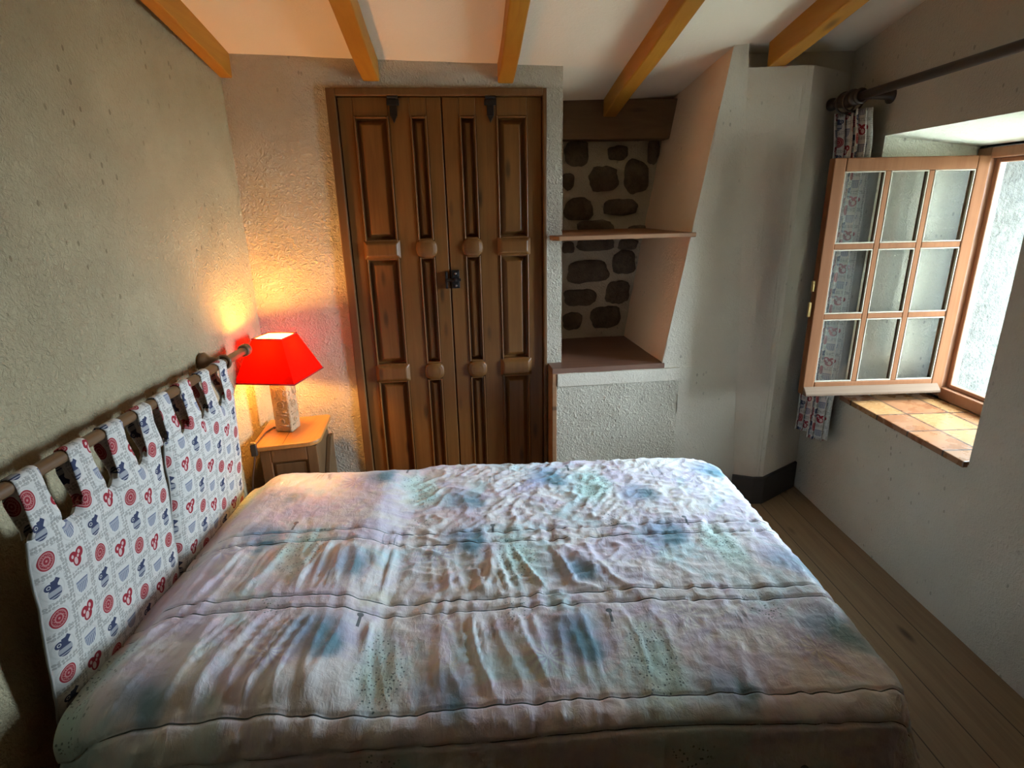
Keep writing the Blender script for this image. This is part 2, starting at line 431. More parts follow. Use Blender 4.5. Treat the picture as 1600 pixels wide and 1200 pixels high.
def quilt_mat():
    g = G('quilt_print'); uv = g.co('UV'); x, y, _ = g.xyz(uv)
    wq = g.noise(g.vec(x, y), 4.5, 3)
    n1 = g.noise(g.vec(x, y, 1.3), 5.0, 4, .6, .8); n2 = g.noise(g.vec(x+3.1, y*1.0+7.7), 3.6, 4, .6, .6)
    n3 = g.noise(g.vec(x-9.0, y+2.2), 6.5, 4, .6, .9)
    cream, lav, aqua, teal, blue, yel, pink = (.84, .82, .80), (.72, .66, .77), (.58, .78, .81), (.12, .29, .36), (.23, .38, .57), (.74, .71, .52), (.78, .66, .67)
    c = g.mix(g.step(n1, .42, .62), cream, lav)
    c = g.mix(g.step(n2, .50, .66)*.85, c, aqua)
    c = g.mix(g.step(n3, .56, .72)*.6, c, yel)
    c = g.mix(g.step(g.noise(g.vec(x+5.0, y-4.0), 5.5, 3), .55, .70)*.6, c, pink)
    TX, TY = .70, .47
    jy = (y/TY).floor(); yl = y-jy*TY
    xs = x + jy.fmod(2.0)*.33
    xl = xs - (xs/TX).floor()*TX
    wx = (wq-.5)*.16; wy = (n1-.5)*.16
    def blob(cx, cy, rx, ry, soft=.5):
        a = (xl+wx-cx)/rx; b = (yl+wy-cy)/ry
        return g.step((a*a+b*b).sqrt(), 1.0, 1.0-soft)
    c = g.mix(blob(.20, .30, .12, .13, .8)*.85, c, blue)
    c = g.mix(blob(.23, .27, .055, .10, .7)*.9, c, teal)
    c = g.mix(blob(.55, .12, .11, .11, .8)*.7, c, blue)
    c = g.mix(blob(.58, .10, .05, .075, .8)*.75, c, teal)
    c = g.mix(blob(.38, .20, .10, .20, .7)*.75, c, (.52, .76, .68))
    # petals
    a = xl-.11; b = yl-.22; rr = (a*a+b*b).sqrt(); an = g.m('ARCTAN2', b, a)
    pet = ((an*11.0).sin()*.5+.5)*g.step(rr, .09, .02)
    c = g.mix(pet*.55, c, (.34, .30, .52))
    a = xl-.52; b = yl-.36; rr = (a*a+b*b).sqrt(); an = g.m('ARCTAN2', b, a)
    pet = ((an*10.0).sin()*.5+.5)*g.step(rr, .10, .02)
    c = g.mix(pet*.45, c, (.42, .33, .48))
    # speckles
    dots = g.vor(g.vec(x, y), 105, .8).lt(.29)
    c = g.mix(dots*(blob(.38, .20, .085, .15, .3).mx(blob(.03, .40, .07, .06, .3)))*.8, c, (.05, .13, .13))
    # grey-green blades
    bl = g.step(g.noise(g.vec(x*90.0, y*9.0), 1.0, 2), .55, .66)*blob(.66, .30, .05, .10, .5)
    c = g.mix(bl*.65, c, (.12, .16, .20))
    # dark stamens
    st = ((xl-.30).abs().lt(.004))*((yl-.36).abs().lt(.022)) + (((xl-.299)*(xl-.299)+(yl-.385)*(yl-.385)).sqrt()).lt(.009)
    c = g.mix(st.mn(1.0)*.85, c, (.04, .07, .08))
    fine = g.noise(g.mapv(g.vec(x, y), (60, 22, 1)), 1.0, 4, .6, 1.5); f2 = g.noise(g.vec(x, y), 34, 3, .55, .5)
    return g.finish(g.bsdf(c, .40, g.bump(fine*.5+f2*.8, .35, .010), Sheen_Weight=.25))
M['quilt'] = quilt_mat()
M['thread'] = plain('seam_thread', (.13, .155, .155), .8)

# ------------------------------------------------------------------ the room
def nz(p, s): return mn.noise(Vector(p)*s)
def ceil_z(u, d):
    pts = [(-.5, 2.335), (.05, 2.312), (.68, 2.293), (1.5, 2.272), (2.0, 2.285), (2.4, 2.325), (3.0, 2.34)]
    for (a, za), (b, zb) in zip(pts, pts[1:]):
        if u <= b or b == 3.0:
            t = (u-a)/(b-a); return za+(zb-za)*t - .18*d
m = MB(); m.box((-1.6, -3.3, -.06), (3.75, 0, 0), (0, 6.8, 0), (0, 0, .06)); struct(m.build('floor', M['floor']))
m = MB()
def fc(a, b):
    u = -.5+3.6*a; d = .75-7.0*b; return W(u, d, ceil_z(u, d))
m.grid(fc, 36, 30)
def fc2(a, b): return fc(a, b)+Vector((0, 0, .08))
m.grid(fc2, 36, 30)
struct(m.build('ceiling', M['ceiling'], smooth=True, fix=False))
m = MB()
def fl(a, b):
    y = -3.3+6.25*a; z = 3.5*b
    return Vector((XL + .005*nz((0, y, z), 1.6)+.002*nz((0, y, z), 6), y, z))
m.grid(fl, 200, 110); m.box((XL-.25, -3.3, 0), (.2, 0, 0), (0, 6.25, 0), (0, 0, 3.5))
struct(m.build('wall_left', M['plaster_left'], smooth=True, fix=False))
m = MB(); m.box((-1.6, -3.4, 0), (4.4, 0, 0), (0, .1, 0), (0, 0, 3.6)); struct(m.build('wall_front', M['lintel']))  # unseen wall behind the camera, set back in dark wood to cut bounce light

# back wall: plaster left of the cupboard, the strip above it, the pillar right of it
m = MB()
def patch(u0, u1, z0, z1, d, nu, nv, am=.006):
    m.grid(lambda a, b: W(u0+(u1-u0)*a, d+am*nz((u0+(u1-u0)*a, 9, z0+(z1-z0)*b), 6), z0+(z1-z0)*b), nu, nv)
patch(-.05, .436, 0, 2.45, .05, 16, 80)
patch(.436, 1.436, 2.172, 2.45, .05, 34, 10)
patch(1.436, 1.515, .80, 2.45, .05, 4, 60)
m.wbox(-.1, .436, .058, .30, 0, 2.45); m.wbox(.436, 1.436, .058, .30, 2.172, 2.45); m.wbox(1.436, 1.515, .058, .30, 0, 2.45)
struct(m.build('wall_back', M['plaster_back'], smooth=False, fix=False))

# niche: inner sides, fieldstone back
FT, FB = (2.304, 2.36), (2.034, .845)            # front edge of the right side, top and bottom (u, z)
KT, KB = (2.285, 2.30), (2.035, .845)            # back edge
def lerp(a, b, t): return a+(b-a)*t
m = MB()
m.grid(lambda a, b: W(lerp(lerp(FB[0], FT[0], b), lerp(KB[0], KT[0], b), a)+.006*nz((a, 3, b), 4), lerp(-.07, .64, a), lerp(FB[1], FT[1]+.1, b)), 24, 40, 0)
m.grid(lambda a, b: W(1.515, lerp(.05, .64, a), lerp(.8, 2.4, b)), 12, 20, 0)
struct(m.build('wall_alcove', M['plaster_niche'], smooth=True, fix=False))
m = MB()
m.grid(lambda a, b: W(1.50+.85*a, .60+.012*nz((a*.85, 0, b*1.5), 9)+.01*nz((a, 4, b*1.7), 22), .82+1.2*b), 50, 70, 0)
m.wbox(1.45, 2.45, .64, .8, 0, 2.4, 0)
STONES = [(1.715,1.933,.143,.143),(1.954,1.934,.126,.081),(1.878,1.793,.184,.133),(2.071,1.799,.15,.191),(1.664,1.78,.068,.102),(2.169,1.945,.071,.155),
 (1.728,1.624,.18,.125),(1.983,1.633,.222,.09),(1.831,1.521,.227,.077),(1.842,1.42,.229,.081),(2.1,1.492,.158,.07),(1.667,1.407,.078,.07),(1.79,1.261,.259,.139),
 (2.015,1.304,.15,.139),(1.746,1.102,.203,.105),(1.983,1.126,.152,.141),(1.912,.973,.198,.143),(1.7,.959,.117,.114),(2.038,1.414,.124,.071)]
for q, (u, z, sw, sh) in enumerate(STONES):
    nseg, rings = 26, 6; vs = []; rnd = random.Random(q)
    ph = rnd.random()*6
    for r in range(rings+1):
        t = r/rings; rad = math.sin(t*PI/2) if r else 0; d = .604-.035*math.cos(t*PI/2)**.7
        for k in range(nseg):
            a = 2*PI*k/nseg; ca, sa = math.cos(a), math.sin(a)
            sq = (abs(ca)**3.2+abs(sa)**3.2)**(-1/3.2)
            wob = 1+.20*mn.noise(Vector((ca*1.3, sa*1.3, q*3.1)))+.10*mn.noise(Vector((ca*3, sa*3, q*1.7+ph)))
            x = ca*sq*sw*.5*rad*wob; y = sa*sq*sh*.5*rad*wob
            vs.append(W(u+x, d+.008*mn.noise(Vector((x*30, y*30, q))), z+y))
    fs = [(r*nseg+k, r*nseg+(k+1)%nseg, (r+1)*nseg+(k+1)%nseg, (r+1)*nseg+k) for r in range(rings) for k in range(nseg)]
    m.add(vs, fs, 1)
struct(m.build('wall_alcove_stone', [M['mortar'], M['stone']], smooth=True, fix=False))
m = MB(); m.wbox(1.50, 2.262, .48, .66, 1.995, 2.20)
tag(m.build('wood_lintel', M['lintel'], bevel=.008), 'dark oak lintel spanning the top of the stone alcove', 'lintel')
m = MB(); m.wbox(1.442, 2.045, -.072, .62, .818, .846)
struct(m.build('trim_1', M['niche_board'], bevel=.003))
# low wall under the niche, its wooden end panel, the sloping wall to the right of the niche
m = MB()
CRZ = lambda z: lerp(2.505, 2.345, z/2.35)          # crease against the boxed chase
def ledge_u(z): return lerp(FB[0], FT[0], (z-FB[1])/(FT[1]+.1-FB[1]))-.004
m.grid(lambda a, b: W(lerp(1.462, 2.13, a), -.07+.006*nz((a*.7, 7, b), 6), .82*b), 26, 30, 0)
m.grid(lambda a, b: W(lerp(2.13, CRZ(.82*b)+.003, a), -.07+.005*nz((a*.4, 2, b), 6), .82*b), 14, 30, 1)
m.grid(lambda a, b: W(lerp(ledge_u(lerp(.82, 2.45, b)), CRZ(lerp(.82, 2.45, b))+.003, a), -.07+.006*nz((a*.4, 7, b*1.6), 5), lerp(.82, 2.45, b)), 14, 50, 1)
m.wbox(1.47, 2.44, -.056, .05, 0, .81, 1)
m.wbox(1.47, 2.125, -.078, -.06, .75, .817, 1)
struct(m.build('wall_right_of_alcove', [M['plaster_back'], M['plaster_smooth']], smooth=False, fix=False))
m = MB(); m.wbox(1.442, 1.466, -.074, .05, 0, .82); struct(m.build('trim_2', M['shelf'], bevel=.003))
# boxed chase in the corner
m = MB()
cr = CRZ
CHP = [(None, -.07), (2.585, -.122), (2.640, -.130), (2.95, .035)]
def chase(a, b, k):
    z = 2.235*b; p = [(cr(z), -.07)]+CHP[1:]
    wob = .004*nz((a+k, 6, z), 5)
    return W(lerp(p[k][0], p[k+1][0], a), lerp(p[k][1], p[k+1][1], a)+wob*4*a*(1-a), z)
for k in range(3): m.grid(lambda a, b: chase(a, b, k), 8, 50)
m.add([W(2.34,-.07,2.235), W(2.585,-.122,2.235), W(2.64,-.13,2.235), W(2.95,.035,2.235), W(2.36,.05,2.235)], [(0,1,2,3,4)])
m.grid(lambda a, b: W(lerp(2.30, 2.98, a), .035, lerp(2.2, 2.5, b)), 8, 6)
m.wbox(2.0, 3.1, .66, .7, 0, 2.5); m.wbox(2.42, 3.4, .06, .95, 0, 2.6)
struct(m.build('wall_corner_chase', M['plaster_smooth'], smooth=False, fix=False))
m = MB()
m.prism([W(2.48,-.088,0), W(2.58,-.140,0), W(2.645,-.148,0), W(2.94,.012,0), W(2.94,.035,0), W(2.64,-.128,0), W(2.585,-.12,0), W(2.49,-.07,0)], (0, 0, .165))
struct(m.build('baseboard_back', M['baseboard'], bevel=.004))

# right wall with its deep window opening
m = MB()
Y0, Y1, Z0, Z1 = 1.885, 2.69, .69, 1.918
def rw(y0, y1, z0, z1, ny, nz_):
    m.grid(lambda a, b: Vector((XR + .007*nz((5, lerp(y0,y1,a), lerp(z0,z1,b)), 2.2), lerp(y0,y1,a), lerp(z0,z1,b))), ny, nz_)
rw(-3.3, Y0, 0, 3.5, 110, 80); rw(Y0, Y1, 0, Z0-.012, 20, 20); rw(Y1, 3.1, 0, 3.2, 10, 80); rw(Y0, Y1, Z1, 3.2, 20, 30)
FX = 2.20; WY0, WY1, WZ0, WZ1 = 1.93, 2.62, .70, 1.855
def rv(p, q, r, s_, n1=14, n2=14, am=.006, mi=1):
    p, q, r, s_ = map(Vector, (p, q, r, s_))
    m.grid(lambda a, b: (p.lerp(q, a)).lerp(s_.lerp(r, a), b)+Vector(((1-a)*(.007*nz((5,)+tuple(p.lerp(s_, b))[1:], 2.2) if p.x == XR else 0), am*nz(tuple(p.lerp(q, a).lerp(s_.lerp(r, a), b)), 7)*min(1, 8*a*(1-a), 8*b*(1-b)), 0)), n1, n2, mi)
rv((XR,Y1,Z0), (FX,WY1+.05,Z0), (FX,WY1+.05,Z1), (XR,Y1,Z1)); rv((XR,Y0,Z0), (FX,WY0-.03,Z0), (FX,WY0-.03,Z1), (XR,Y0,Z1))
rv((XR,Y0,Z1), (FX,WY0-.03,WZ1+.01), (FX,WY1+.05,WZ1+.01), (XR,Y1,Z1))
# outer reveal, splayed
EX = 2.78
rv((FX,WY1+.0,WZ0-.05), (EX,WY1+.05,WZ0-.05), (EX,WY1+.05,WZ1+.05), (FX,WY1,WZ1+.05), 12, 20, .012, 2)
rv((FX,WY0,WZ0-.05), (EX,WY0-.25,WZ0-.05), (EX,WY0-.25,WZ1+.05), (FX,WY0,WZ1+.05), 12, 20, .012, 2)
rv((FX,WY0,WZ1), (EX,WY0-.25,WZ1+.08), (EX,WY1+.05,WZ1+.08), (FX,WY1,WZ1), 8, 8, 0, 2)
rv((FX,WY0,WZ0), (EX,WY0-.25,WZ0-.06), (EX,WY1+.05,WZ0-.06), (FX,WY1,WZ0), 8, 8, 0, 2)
for (a, b, c, d) in ((-3.3, WY0-.25, 0, 3.5), (WY1+.05, 3.5, 0, 3.2), (WY0-.25, WY1+.05, 0, WZ0-.06), (WY0-.25, WY1+.05, WZ1+.08, 3.2)):
    m.box((EX, a, c), (.02, 0, 0), (0, b-a, 0), (0, 0, d-c), 2)
for (a, b, c, d) in ((-3.3, Y0-.06, 0, 3.5), (Y1+.03, 3.5, 0, 3.3), (Y0-.06, Y1+.03, 0, WZ0-.09), (Y0-.06, Y1+.03, Z1+.06, 3.3)):
    m.box((XR+.02, a, c), (EX-XR-.03, 0, 0), (0, b-a, 0), (0, 0, d-c), 1)
struct(m.build('wall_right', [M['plaster_right'], M['plaster_reveal'], M['exterior']], fix=False))
m = MB(); m.box((2.64, -14, -1.0), (30, 0, 0), (0, 34, 0), (0, 0, .05)); struct(m.build('ground', M['ground']))
m = MB(); m.box((XR-.018, Y0+.004, Z0-.024), (FX-XR+.018, 0, 0), (0, Y1-Y0-.008, 0), (0, 0, .026))
win = bpy.data.objects.new('window_1', None); C.objects.link(win); win.location = (FX, 2.275, Z0); struct(win)
m.build('window_sill', M['tile'], win, bevel=.003)
m = MB()
fw = .052
def fbar(y0, y1, z0, z1, x0=FX, x1=FX+.055): m.box((x0, y0, z0), (x1-x0, 0, 0), (0, y1-y0, 0), (0, 0, z1-z0))
fbar(WY1-.03, WY1+.045, WZ0, WZ1); fbar(WY0-.03, WY0+.045, WZ0, WZ1)
fbar(WY0+.045, WY1-.03, WZ1-.045, WZ1); fbar(WY0+.045, WY1-.03, WZ0-.008, WZ0+.05)
for y0, y1, z0, z1 in ((WY1-.055, WY1-.03, WZ0+.05, WZ1-.045), (WY0+.045, WY0+.07, WZ0+.05, WZ1-.045)): fbar(y0, y1, z0, z1, FX+.028, FX+.06)
fbar(WY0+.07, WY1-.055, WZ1-.065, WZ1-.045, FX+.028, FX+.06); fbar(WY0+.07, WY1-.055, WZ0+.05, WZ0+.07, FX+.028, FX+.06)
m.build('window_frame', M['window_frame'], win, bevel=.005)
# casement swung into the room on its left hinges: a frame lying in the plane y = SY
SY, SX0, SX1, SZ0, SZ1 = 2.60, 1.498, 2.1995, .735, 1.822
m = MB()
def sb(x0, x1, z0, z1, y0=SY-.02, y1=SY+.02, mi=0): m.box((x0, y0, z0), (x1-x0, 0, 0), (0, y1-y0, 0), (0, 0, z1-z0), mi)
st = .056
sb(SX0, SX0+st, SZ0, SZ1); sb(SX1-st, SX1, SZ0, SZ1); sb(SX0+st, SX1-st, SZ1-st, SZ1); sb(SX0+st, SX1-st, SZ0, SZ0+.062)
cas = m.build('casement', M['casement'], win, bevel=.005)
gx0, gx1, gz0, gz1 = SX0+st, SX1-st, SZ0+.062, SZ1-st
m = MB(); mu = .026
for k in (1, 2):
    x = lerp(gx0, gx1, k/3); sb(x-mu/2, x+mu/2, gz0, gz1, SY-.016, SY+.016)
    z = lerp(gz0, gz1, k/3)
    for j in range(3):
        xa, xb = lerp(gx0, gx1, j/3)+(mu/2 if j else 0), lerp(gx0, gx1, (j+1)/3)-(mu/2 if j < 2 else 0)
        sb(xa, xb, z-mu/2, z+mu/2, SY-.016, SY+.016)
m.build('glazing_bar', M['casement'], cas, bevel=.004)
m = MB()                                          # putty fillets round each pane
for i in range(3):
    for j in range(3):
        xa, xb = lerp(gx0, gx1, i/3)+(mu/2 if i else 0), lerp(gx0, gx1, (i+1)/3)-(mu/2 if i < 2 else 0)
        za, zb = lerp(gz0, gz1, j/3)+(mu/2 if j else 0), lerp(gz0, gz1, (j+1)/3)-(mu/2 if j < 2 else 0)
        p = .006
        for (a, b, c, d) in ((xa, xb, za, za+p), (xa, xb, zb-p, zb), (xa, xa+p, za+p, zb-p), (xb-p, xb, za+p, zb-p)):
            m.box((a, SY-.017, c), (b-a, 0, 0), (0, .011, 0), (0, 0, d-c))
m.build('putty', M['putty'], cas, bevel=.002)
m = MB()
for i in range(3):
    for j in range(3):
        xa, xb = lerp(gx0, gx1, i/3)+.002, lerp(gx0, gx1, (i+1)/3)-.002; za, zb = lerp(gz0, gz1, j/3)+.002, lerp(gz0, gz1, (j+1)/3)-.002
        m.add([(xa, SY-.004, za), (xb, SY-.004, za), (xb, SY-.004, zb), (xa, SY-.004, zb)], [(0,1,2,3)])
m.build('glass_panes', M['glass'], cas, fix=False)
m = MB()
m.prism([(SX0+.004, SY-.02, SZ0), (SX0+.004, SY-.050, SZ0), (SX0+.004, SY-.050, SZ0+.012), (SX0+.004, SY-.02, SZ0+.042)], (SX1-SX0-.03, 0, 0))
m.build('weather_bar', M['weathered'], cas, bevel=.003)
m = MB()
for z in (.95, 1.60): m.tube([(SX1+.006, SY+.012, z-.035), (SX1+.006, SY+.012, z+.035)], .007, 10)
m.build('hinge', M['steel'], win, smooth=True)
m = MB(); m.box((SX0-.012, SY-.008, 1.24), (.014, 0, 0), (0, .016, 0), (0, 0, .05)); m.box((SX0-.016, SY-.006, 1.12), (.014, 0, 0), (0, .012, 0), (0, 0, .07))
m.build('catch', M['brass'], cas, bevel=.002)

# ------------------------------------------------------------------ ceiling beams
BD = Vector((-.055, 1, -.181))
def beam(u, wdt, z, d_end, hgt, length, label, seed):
    mb = MB(); rnd = random.Random(seed); n = 26
    side = Vector((BD.y, -BD.x, 0)).normalized(); end = W(u, d_end, z)
    vs = []
    for i in range(n+1):
        t = i/n*length; c = end-BD*t
        o = Vector((.006*nz((seed, t, 0), 2), 0, .006*nz((seed, t, 5), 2)))
        for a, b in ((0, 0), (1, 0), (1, 1), (0, 1)): vs.append(c+side*(wdt*(a-.5))+Vector((0, 0, hgt*b))+o)
    fs = [(i*4+k, i*4+(k+1)%4, i*4+4+(k+1)%4, i*4+4+k) for i in range(n) for k in range(4)]+[(3,2,1,0), tuple(n*4+k for k in range(4))]
    mb.add(vs, fs)
    return tag(mb.build('ceiling_beam', M['beam'], bevel=.006), label, 'beam', 'wooden ceiling beams')
beam(.022, .052, 2.206, .06, .16, 3.6, 'orange wooden ceiling beam running along the top of the left wall', 1)
beam(.640, .074, 2.195, .06, .16, 3.6, 'orange wooden ceiling beam ending above the left cupboard door', 2)
beam(1.246, .072, 2.188, .06, .16, 3.6, 'orange wooden ceiling beam ending above the right cupboard door', 3)
beam(1.868, .074, 2.107, .485, .16, 4.0, 'orange wooden ceiling beam running into the stone alcove', 4)
beam(2.485, .076, 2.232, -.065, .16, 3.5, 'orange wooden ceiling beam nearest the window wall', 5)

# ------------------------------------------------------------------ built-in cupboard
cup = thing('wall_cupboard', W(.94, .07, 0), 'tall dark wooden two-door cupboard with carved panels built into the plaster wall', 'cupboard')
m = MB()
m.wbox(.436, .476, .035, .12, 0, 2.17); m.wbox(1.418, 1.436, .035, .12, 0, 2.17); m.wbox(.476, 1.418, .035, .12, 2.138, 2.17)
m.wbox(.43, 1.44, .16, .2, 0, 2.17)
m.build('door_frame', M['cupboard_frame'], cup, bevel=.004)
def door(u0, u1, wide, narrow, name='door'):
    m = MB(); zb, zt = .03, 2.136
    m.wbox(u0, u1, .085, .105, zb, zt)
    cols = sorted([wide, narrow])
    rails = [(zb, .14), (.79, .875), (1.42, 1.50), (2.055, zt)]
    e = [u0]+[q for c in cols for q in c]+[u1]
    for a, b in ((e[0], e[1]), (e[2], e[3]), (e[4], e[5])): m.wbox(a, b, .060, .086, zb, zt)          # stiles
    for c in cols:
        for z0, z1 in rails: m.wbox(c[0], c[1], .060, .086, z0, z1)
        for k in range(3):
            za, zc = rails[k][1], rails[k+1][0]
            mw = .014                                        # moulding fillets and raised field
            m.frustum_w(c[0]+mw, c[1]-mw, za+mw, zc-mw, .086, .066, .014 if c[1]-c[0] < .1 else .022)
            for (a, b, p, q) in ((c[0], c[0]+.008, za, zc), (c[1]-.008, c[1], za, zc), (c[0]+.008, c[1]-.008, za, za+.008), (c[0]+.008, c[1]-.008, zc-.008, zc)):
                m.wbox(a, b, .054, .086, p, q)
    o = m.build(name, M['cupboard'], cup, bevel=.0035)
    for z0, z1 in (rails[1], rails[2]):                       # carved bosses over the cross rails
        a, b = wide; m = MB()
        m.frustum_w(a-.012, b+.012, z0-.008, z1+.008, .062, .040, .020)
        m.build('carved_block', M['cupboard'], o, bevel=.006, seg=3); m = MB()
        a, b = narrow; cu, cz, ru, rz = (a+b)/2, (z0+z1)/2, .052, .046
        prof = [(.062, 1.0), (.054, .98), (.048, .86), (.043, .62), (.040, .3), (.039, .02)]
        n = 24; vs = []
        for d, r in prof:
            for k in range(n):
                t = 2*PI*k/n; ca, sa = math.cos(t), math.sin(t); sq = (abs(ca)**2.8+abs(sa)**2.8)**(-1/2.8)
                vs.append(W(cu+ca*sq*ru*r, d, cz+sa*sq*rz*r))
        m.add(vs, [(i*n+k, i*n+(k+1)%n, (i+1)*n+(k+1)%n, (i+1)*n+k) for i in range(len(prof)-1) for k in range(n)]+[tuple(range((len(prof)-1)*n, len(prof)*n))])
        m.build('carved_boss', M['cupboard'], o, bevel=.006, seg=3)
    return o
dl = door(.480, .944, (.545, .702), (.800, .876)); dr = door(.950, 1.415, (1.198, 1.345), (1.026, 1.102))
for d, u in ((dl, .727), (dr, 1.172)):
    m = MB(); m.wbox(u-.016, u+.016, .050, .062, 2.055, 2.15); m.wbox(u-.028, u+.028, .046, .060, 2.10, 2.125)
    m.prism([W(u-.014, .052, 2.055), W(u+.014, .052, 2.055), W(u, .052, 2.025)], ND*.008); m.tube([W(u-.024, .046, 2.135), W(u+.024, .046, 2.135)], .009, 10)
    m.build('hinge', M['iron'], d, bevel=.002)
m = MB()
m.wbox(.952, .992, .046, .060, 1.262, 1.352); m.wbox(.958, .986, .040, .048, 1.27, 1.29); m.wbox(.958, .986, .040, .048, 1.322, 1.344)
m.tube([W(.925, .04, 1.305), W(.998, .04, 1.305)], .008, 10); m.wbox(.920, .932, .040, .060, 1.262, 1.345); m.wbox(.966, .978, .026, .044, 1.296, 1.314)
lk = m.build('latch', M['iron'], dr, bevel=.002)
for z in (1.336, 1.276):
    m = MB(); m.sphere(W(.973, .040, z), .006, 10, 6); m.build('screw', M['steel'], lk, smooth=True)

m = MB(); m.prism([W(1.446, -.055, 1.487), W(1.47, -.09, 1.487), W(2.165, -.075, 1.487), W(2.165, .58, 1.487), W(1.52, .58, 1.487), W(1.52, .03, 1.487), W(1.446, .03, 1.487)], (0, 0, .022))
tag(m.build('wall_shelf', M['shelf'], bevel=.004), 'thin reddish wooden shelf across the middle of the stone alcove', 'shelf')

# ------------------------------------------------------------------ nightstand
NZ = .655
NA = math.radians(12)
nf = Vector((-1.100, 2.322, 0)); ne = Vector((math.cos(NA), math.sin(NA), 0)); nb_ = Vector((-math.sin(NA)*.55, math.cos(NA), 0)).normalized()
def NP(a, b, z): return nf+ne*a+nb_*b+Vector((0, 0, z))
ns = thing('nightstand', NP(.15, .17, 0), 'small pine nightstand in the corner with rounded top and panelled front', 'nightstand')
m = MB()
def topoly(a0, a1):
    P = []
    def corner(ca, cb, r, s0):
        for k in range(7):
            t = s0+k/6*PI/2; P.append(NP(ca+r*math.cos(t), cb+r*math.sin(t), NZ-.022))
    P.append(NP(a0, 0, NZ-.022)); corner(a1-.055, .055, .055, -PI/2); corner(a1-.03, .33, .03, 0); P.append(NP(a0, .36, NZ-.022))
    return P
m.prism(topoly(0, .295), (0, 0, .022)); tp = m.build('tabletop', M['nightstand'], ns, bevel=.006, seg=3)
m = MB(); m.box(NP(.135, .012, NZ-.001), ne*.0025, nb_*.335, (0, 0, .0016)); m.build('joint_line', M['cord'], tp)
m = MB()
def nbox(a0, a1, b0, b1, z0, z1): m.box(NP(a0, b0, z0), ne*(a1-a0), nb_*(b1-b0), (0, 0, z1-z0))
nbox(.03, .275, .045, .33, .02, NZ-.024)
m.build('body', M['nightstand_shaded'], ns, bevel=.003)
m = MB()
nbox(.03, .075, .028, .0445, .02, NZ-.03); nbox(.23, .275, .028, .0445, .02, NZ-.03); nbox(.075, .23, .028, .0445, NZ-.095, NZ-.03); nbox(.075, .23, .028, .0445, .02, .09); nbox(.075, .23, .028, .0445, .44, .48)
m.build('front_frame', M['nightstand_shaded'], ns, bevel=.004)
m = MB(); nbox(.085, .22, .034, .0445, .49, NZ-.105); m.build('drawer', M['nightstand_shaded'], ns, bevel=.005)
m = MB(); nbox(.085, .22, .034, .0445, .10, .43); m.build('door', M['nightstand_shaded'], ns, bevel=.005)
m = MB(); nbox(.0, .30, .02, .345, 0, .02); m.build('plinth', M['nightstand_shaded'], ns, bevel=.003)
m = MB(); m.prism([NP(.276, .13, .30), NP(.276, .13, .44), NP(.276, .27, .565), NP(.276, .32, .565), NP(.276, .32, .30)], ne*.022); m.build('side_rack', M['nightstand_shaded'], ns, bevel=.003)

# ------------------------------------------------------------------ lamp
LC = Vector((-1.003, 2.545, NZ)); LA = math.radians(-9.5)
la = Vector((math.cos(LA), math.sin(LA), 0)); lb = Vector((-math.sin(LA), math.cos(LA), 0))
lamp = thing('table_lamp', LC, 'lit table lamp with red square shade on carved stone column, on the nightstand', 'lamp')
def LP(a, b, z): return LC+la*a+lb*b+Vector((0, 0, z))
m = MB(); hw = .042
m.box(LP(-hw, -hw, .0005), la*hw*2, lb*hw*2, (0, 0, .262))
bs = m.build('column', M['lamp_base'], lamp, bevel=.008, seg=3)
m = MB()                                                       # carved glyphs in low relief on the two faces in view
def stroke(face, pts):
    P = [(LP(x, -hw-.001, z) if face == 0 else LP(hw+.001, x, z)) for x, z in pts]; m.tube(P, .0034, 6)
for face, mir in ((0, 1), (1, -1)):
    ring = lambda cx, cz, r: [(cx+r*math.cos(t*PI/10), cz+r*math.sin(t*PI/10)) for t in range(21)]
    stroke(face, ring(0, .135, .017)); stroke(face, ring(0, .135, .006))
    stroke(face, [(-.034*mir, .215), (-.034*mir, .175), (-.026*mir, .168), (-.018*mir, .175), (-.018*mir, .215), (-.034*mir, .222)])
    stroke(face, [(-.006*mir, .222), (-.006*mir, .180)]); stroke(face, [(-.012*mir, .222), (.008*mir, .222)])
    stroke(face, [(.018*mir, .215), (.030*mir, .205), (.020*mir, .192), (.030*mir, .180)]); stroke(face, [(.012*mir, .165), (.026*mir, .152)])
    stroke(face, [(-.03*mir, .100), (-.008*mir, .100)]); stroke(face, [(.005*mir, .100), (.03*mir, .100)]); stroke(face, [(-.03*mir, .086), (.026*mir, .086)])
    stroke(face, ring(0, .055, .010)); stroke(face, [(-.03*mir, .035), (.03*mir, .035)])
m.build('carving', M['lamp_base'], bs, smooth=True)
m = MB(); zb, zt, hb, ht = .268, .455, .142, .070
m.add([LP(-hb,-hb,zb),LP(hb,-hb,zb),LP(hb,hb,zb),LP(-hb,hb,zb),LP(-ht,-ht,zt),LP(ht,-ht,zt),LP(ht,ht,zt),LP(-ht,ht,zt)], [(0,1,5,4),(1,2,6,5),(2,3,7,6),(3,0,4,7)])
shd = m.build('lamp_shade', M['shade'], lamp, fix=False)
for z, h in ((zb, hb), (zt, ht)):
    m = MB()
    cs = [LP(-h,-h,z), LP(h,-h,z), LP(h,h,z), LP(-h,h,z)]
    for k in range(4): m.tube([cs[k], cs[(k+1)%4]], .0032, 8)
    m.build('shade_trim', M['shade_trim'], shd, smooth=True)
m = MB(); m.tube([LP(0,0,.262), LP(0,0,.366)], .014, 12); m.build('socket', M['black_plastic'], lamp, smooth=True)
m = MB(); m.sphere(LP(0, 0, .402), .030, 16, 10, 0, (1, 1, 1.25)); m.build('bulb', M['bulb'], lamp, smooth=True)
m = MB()
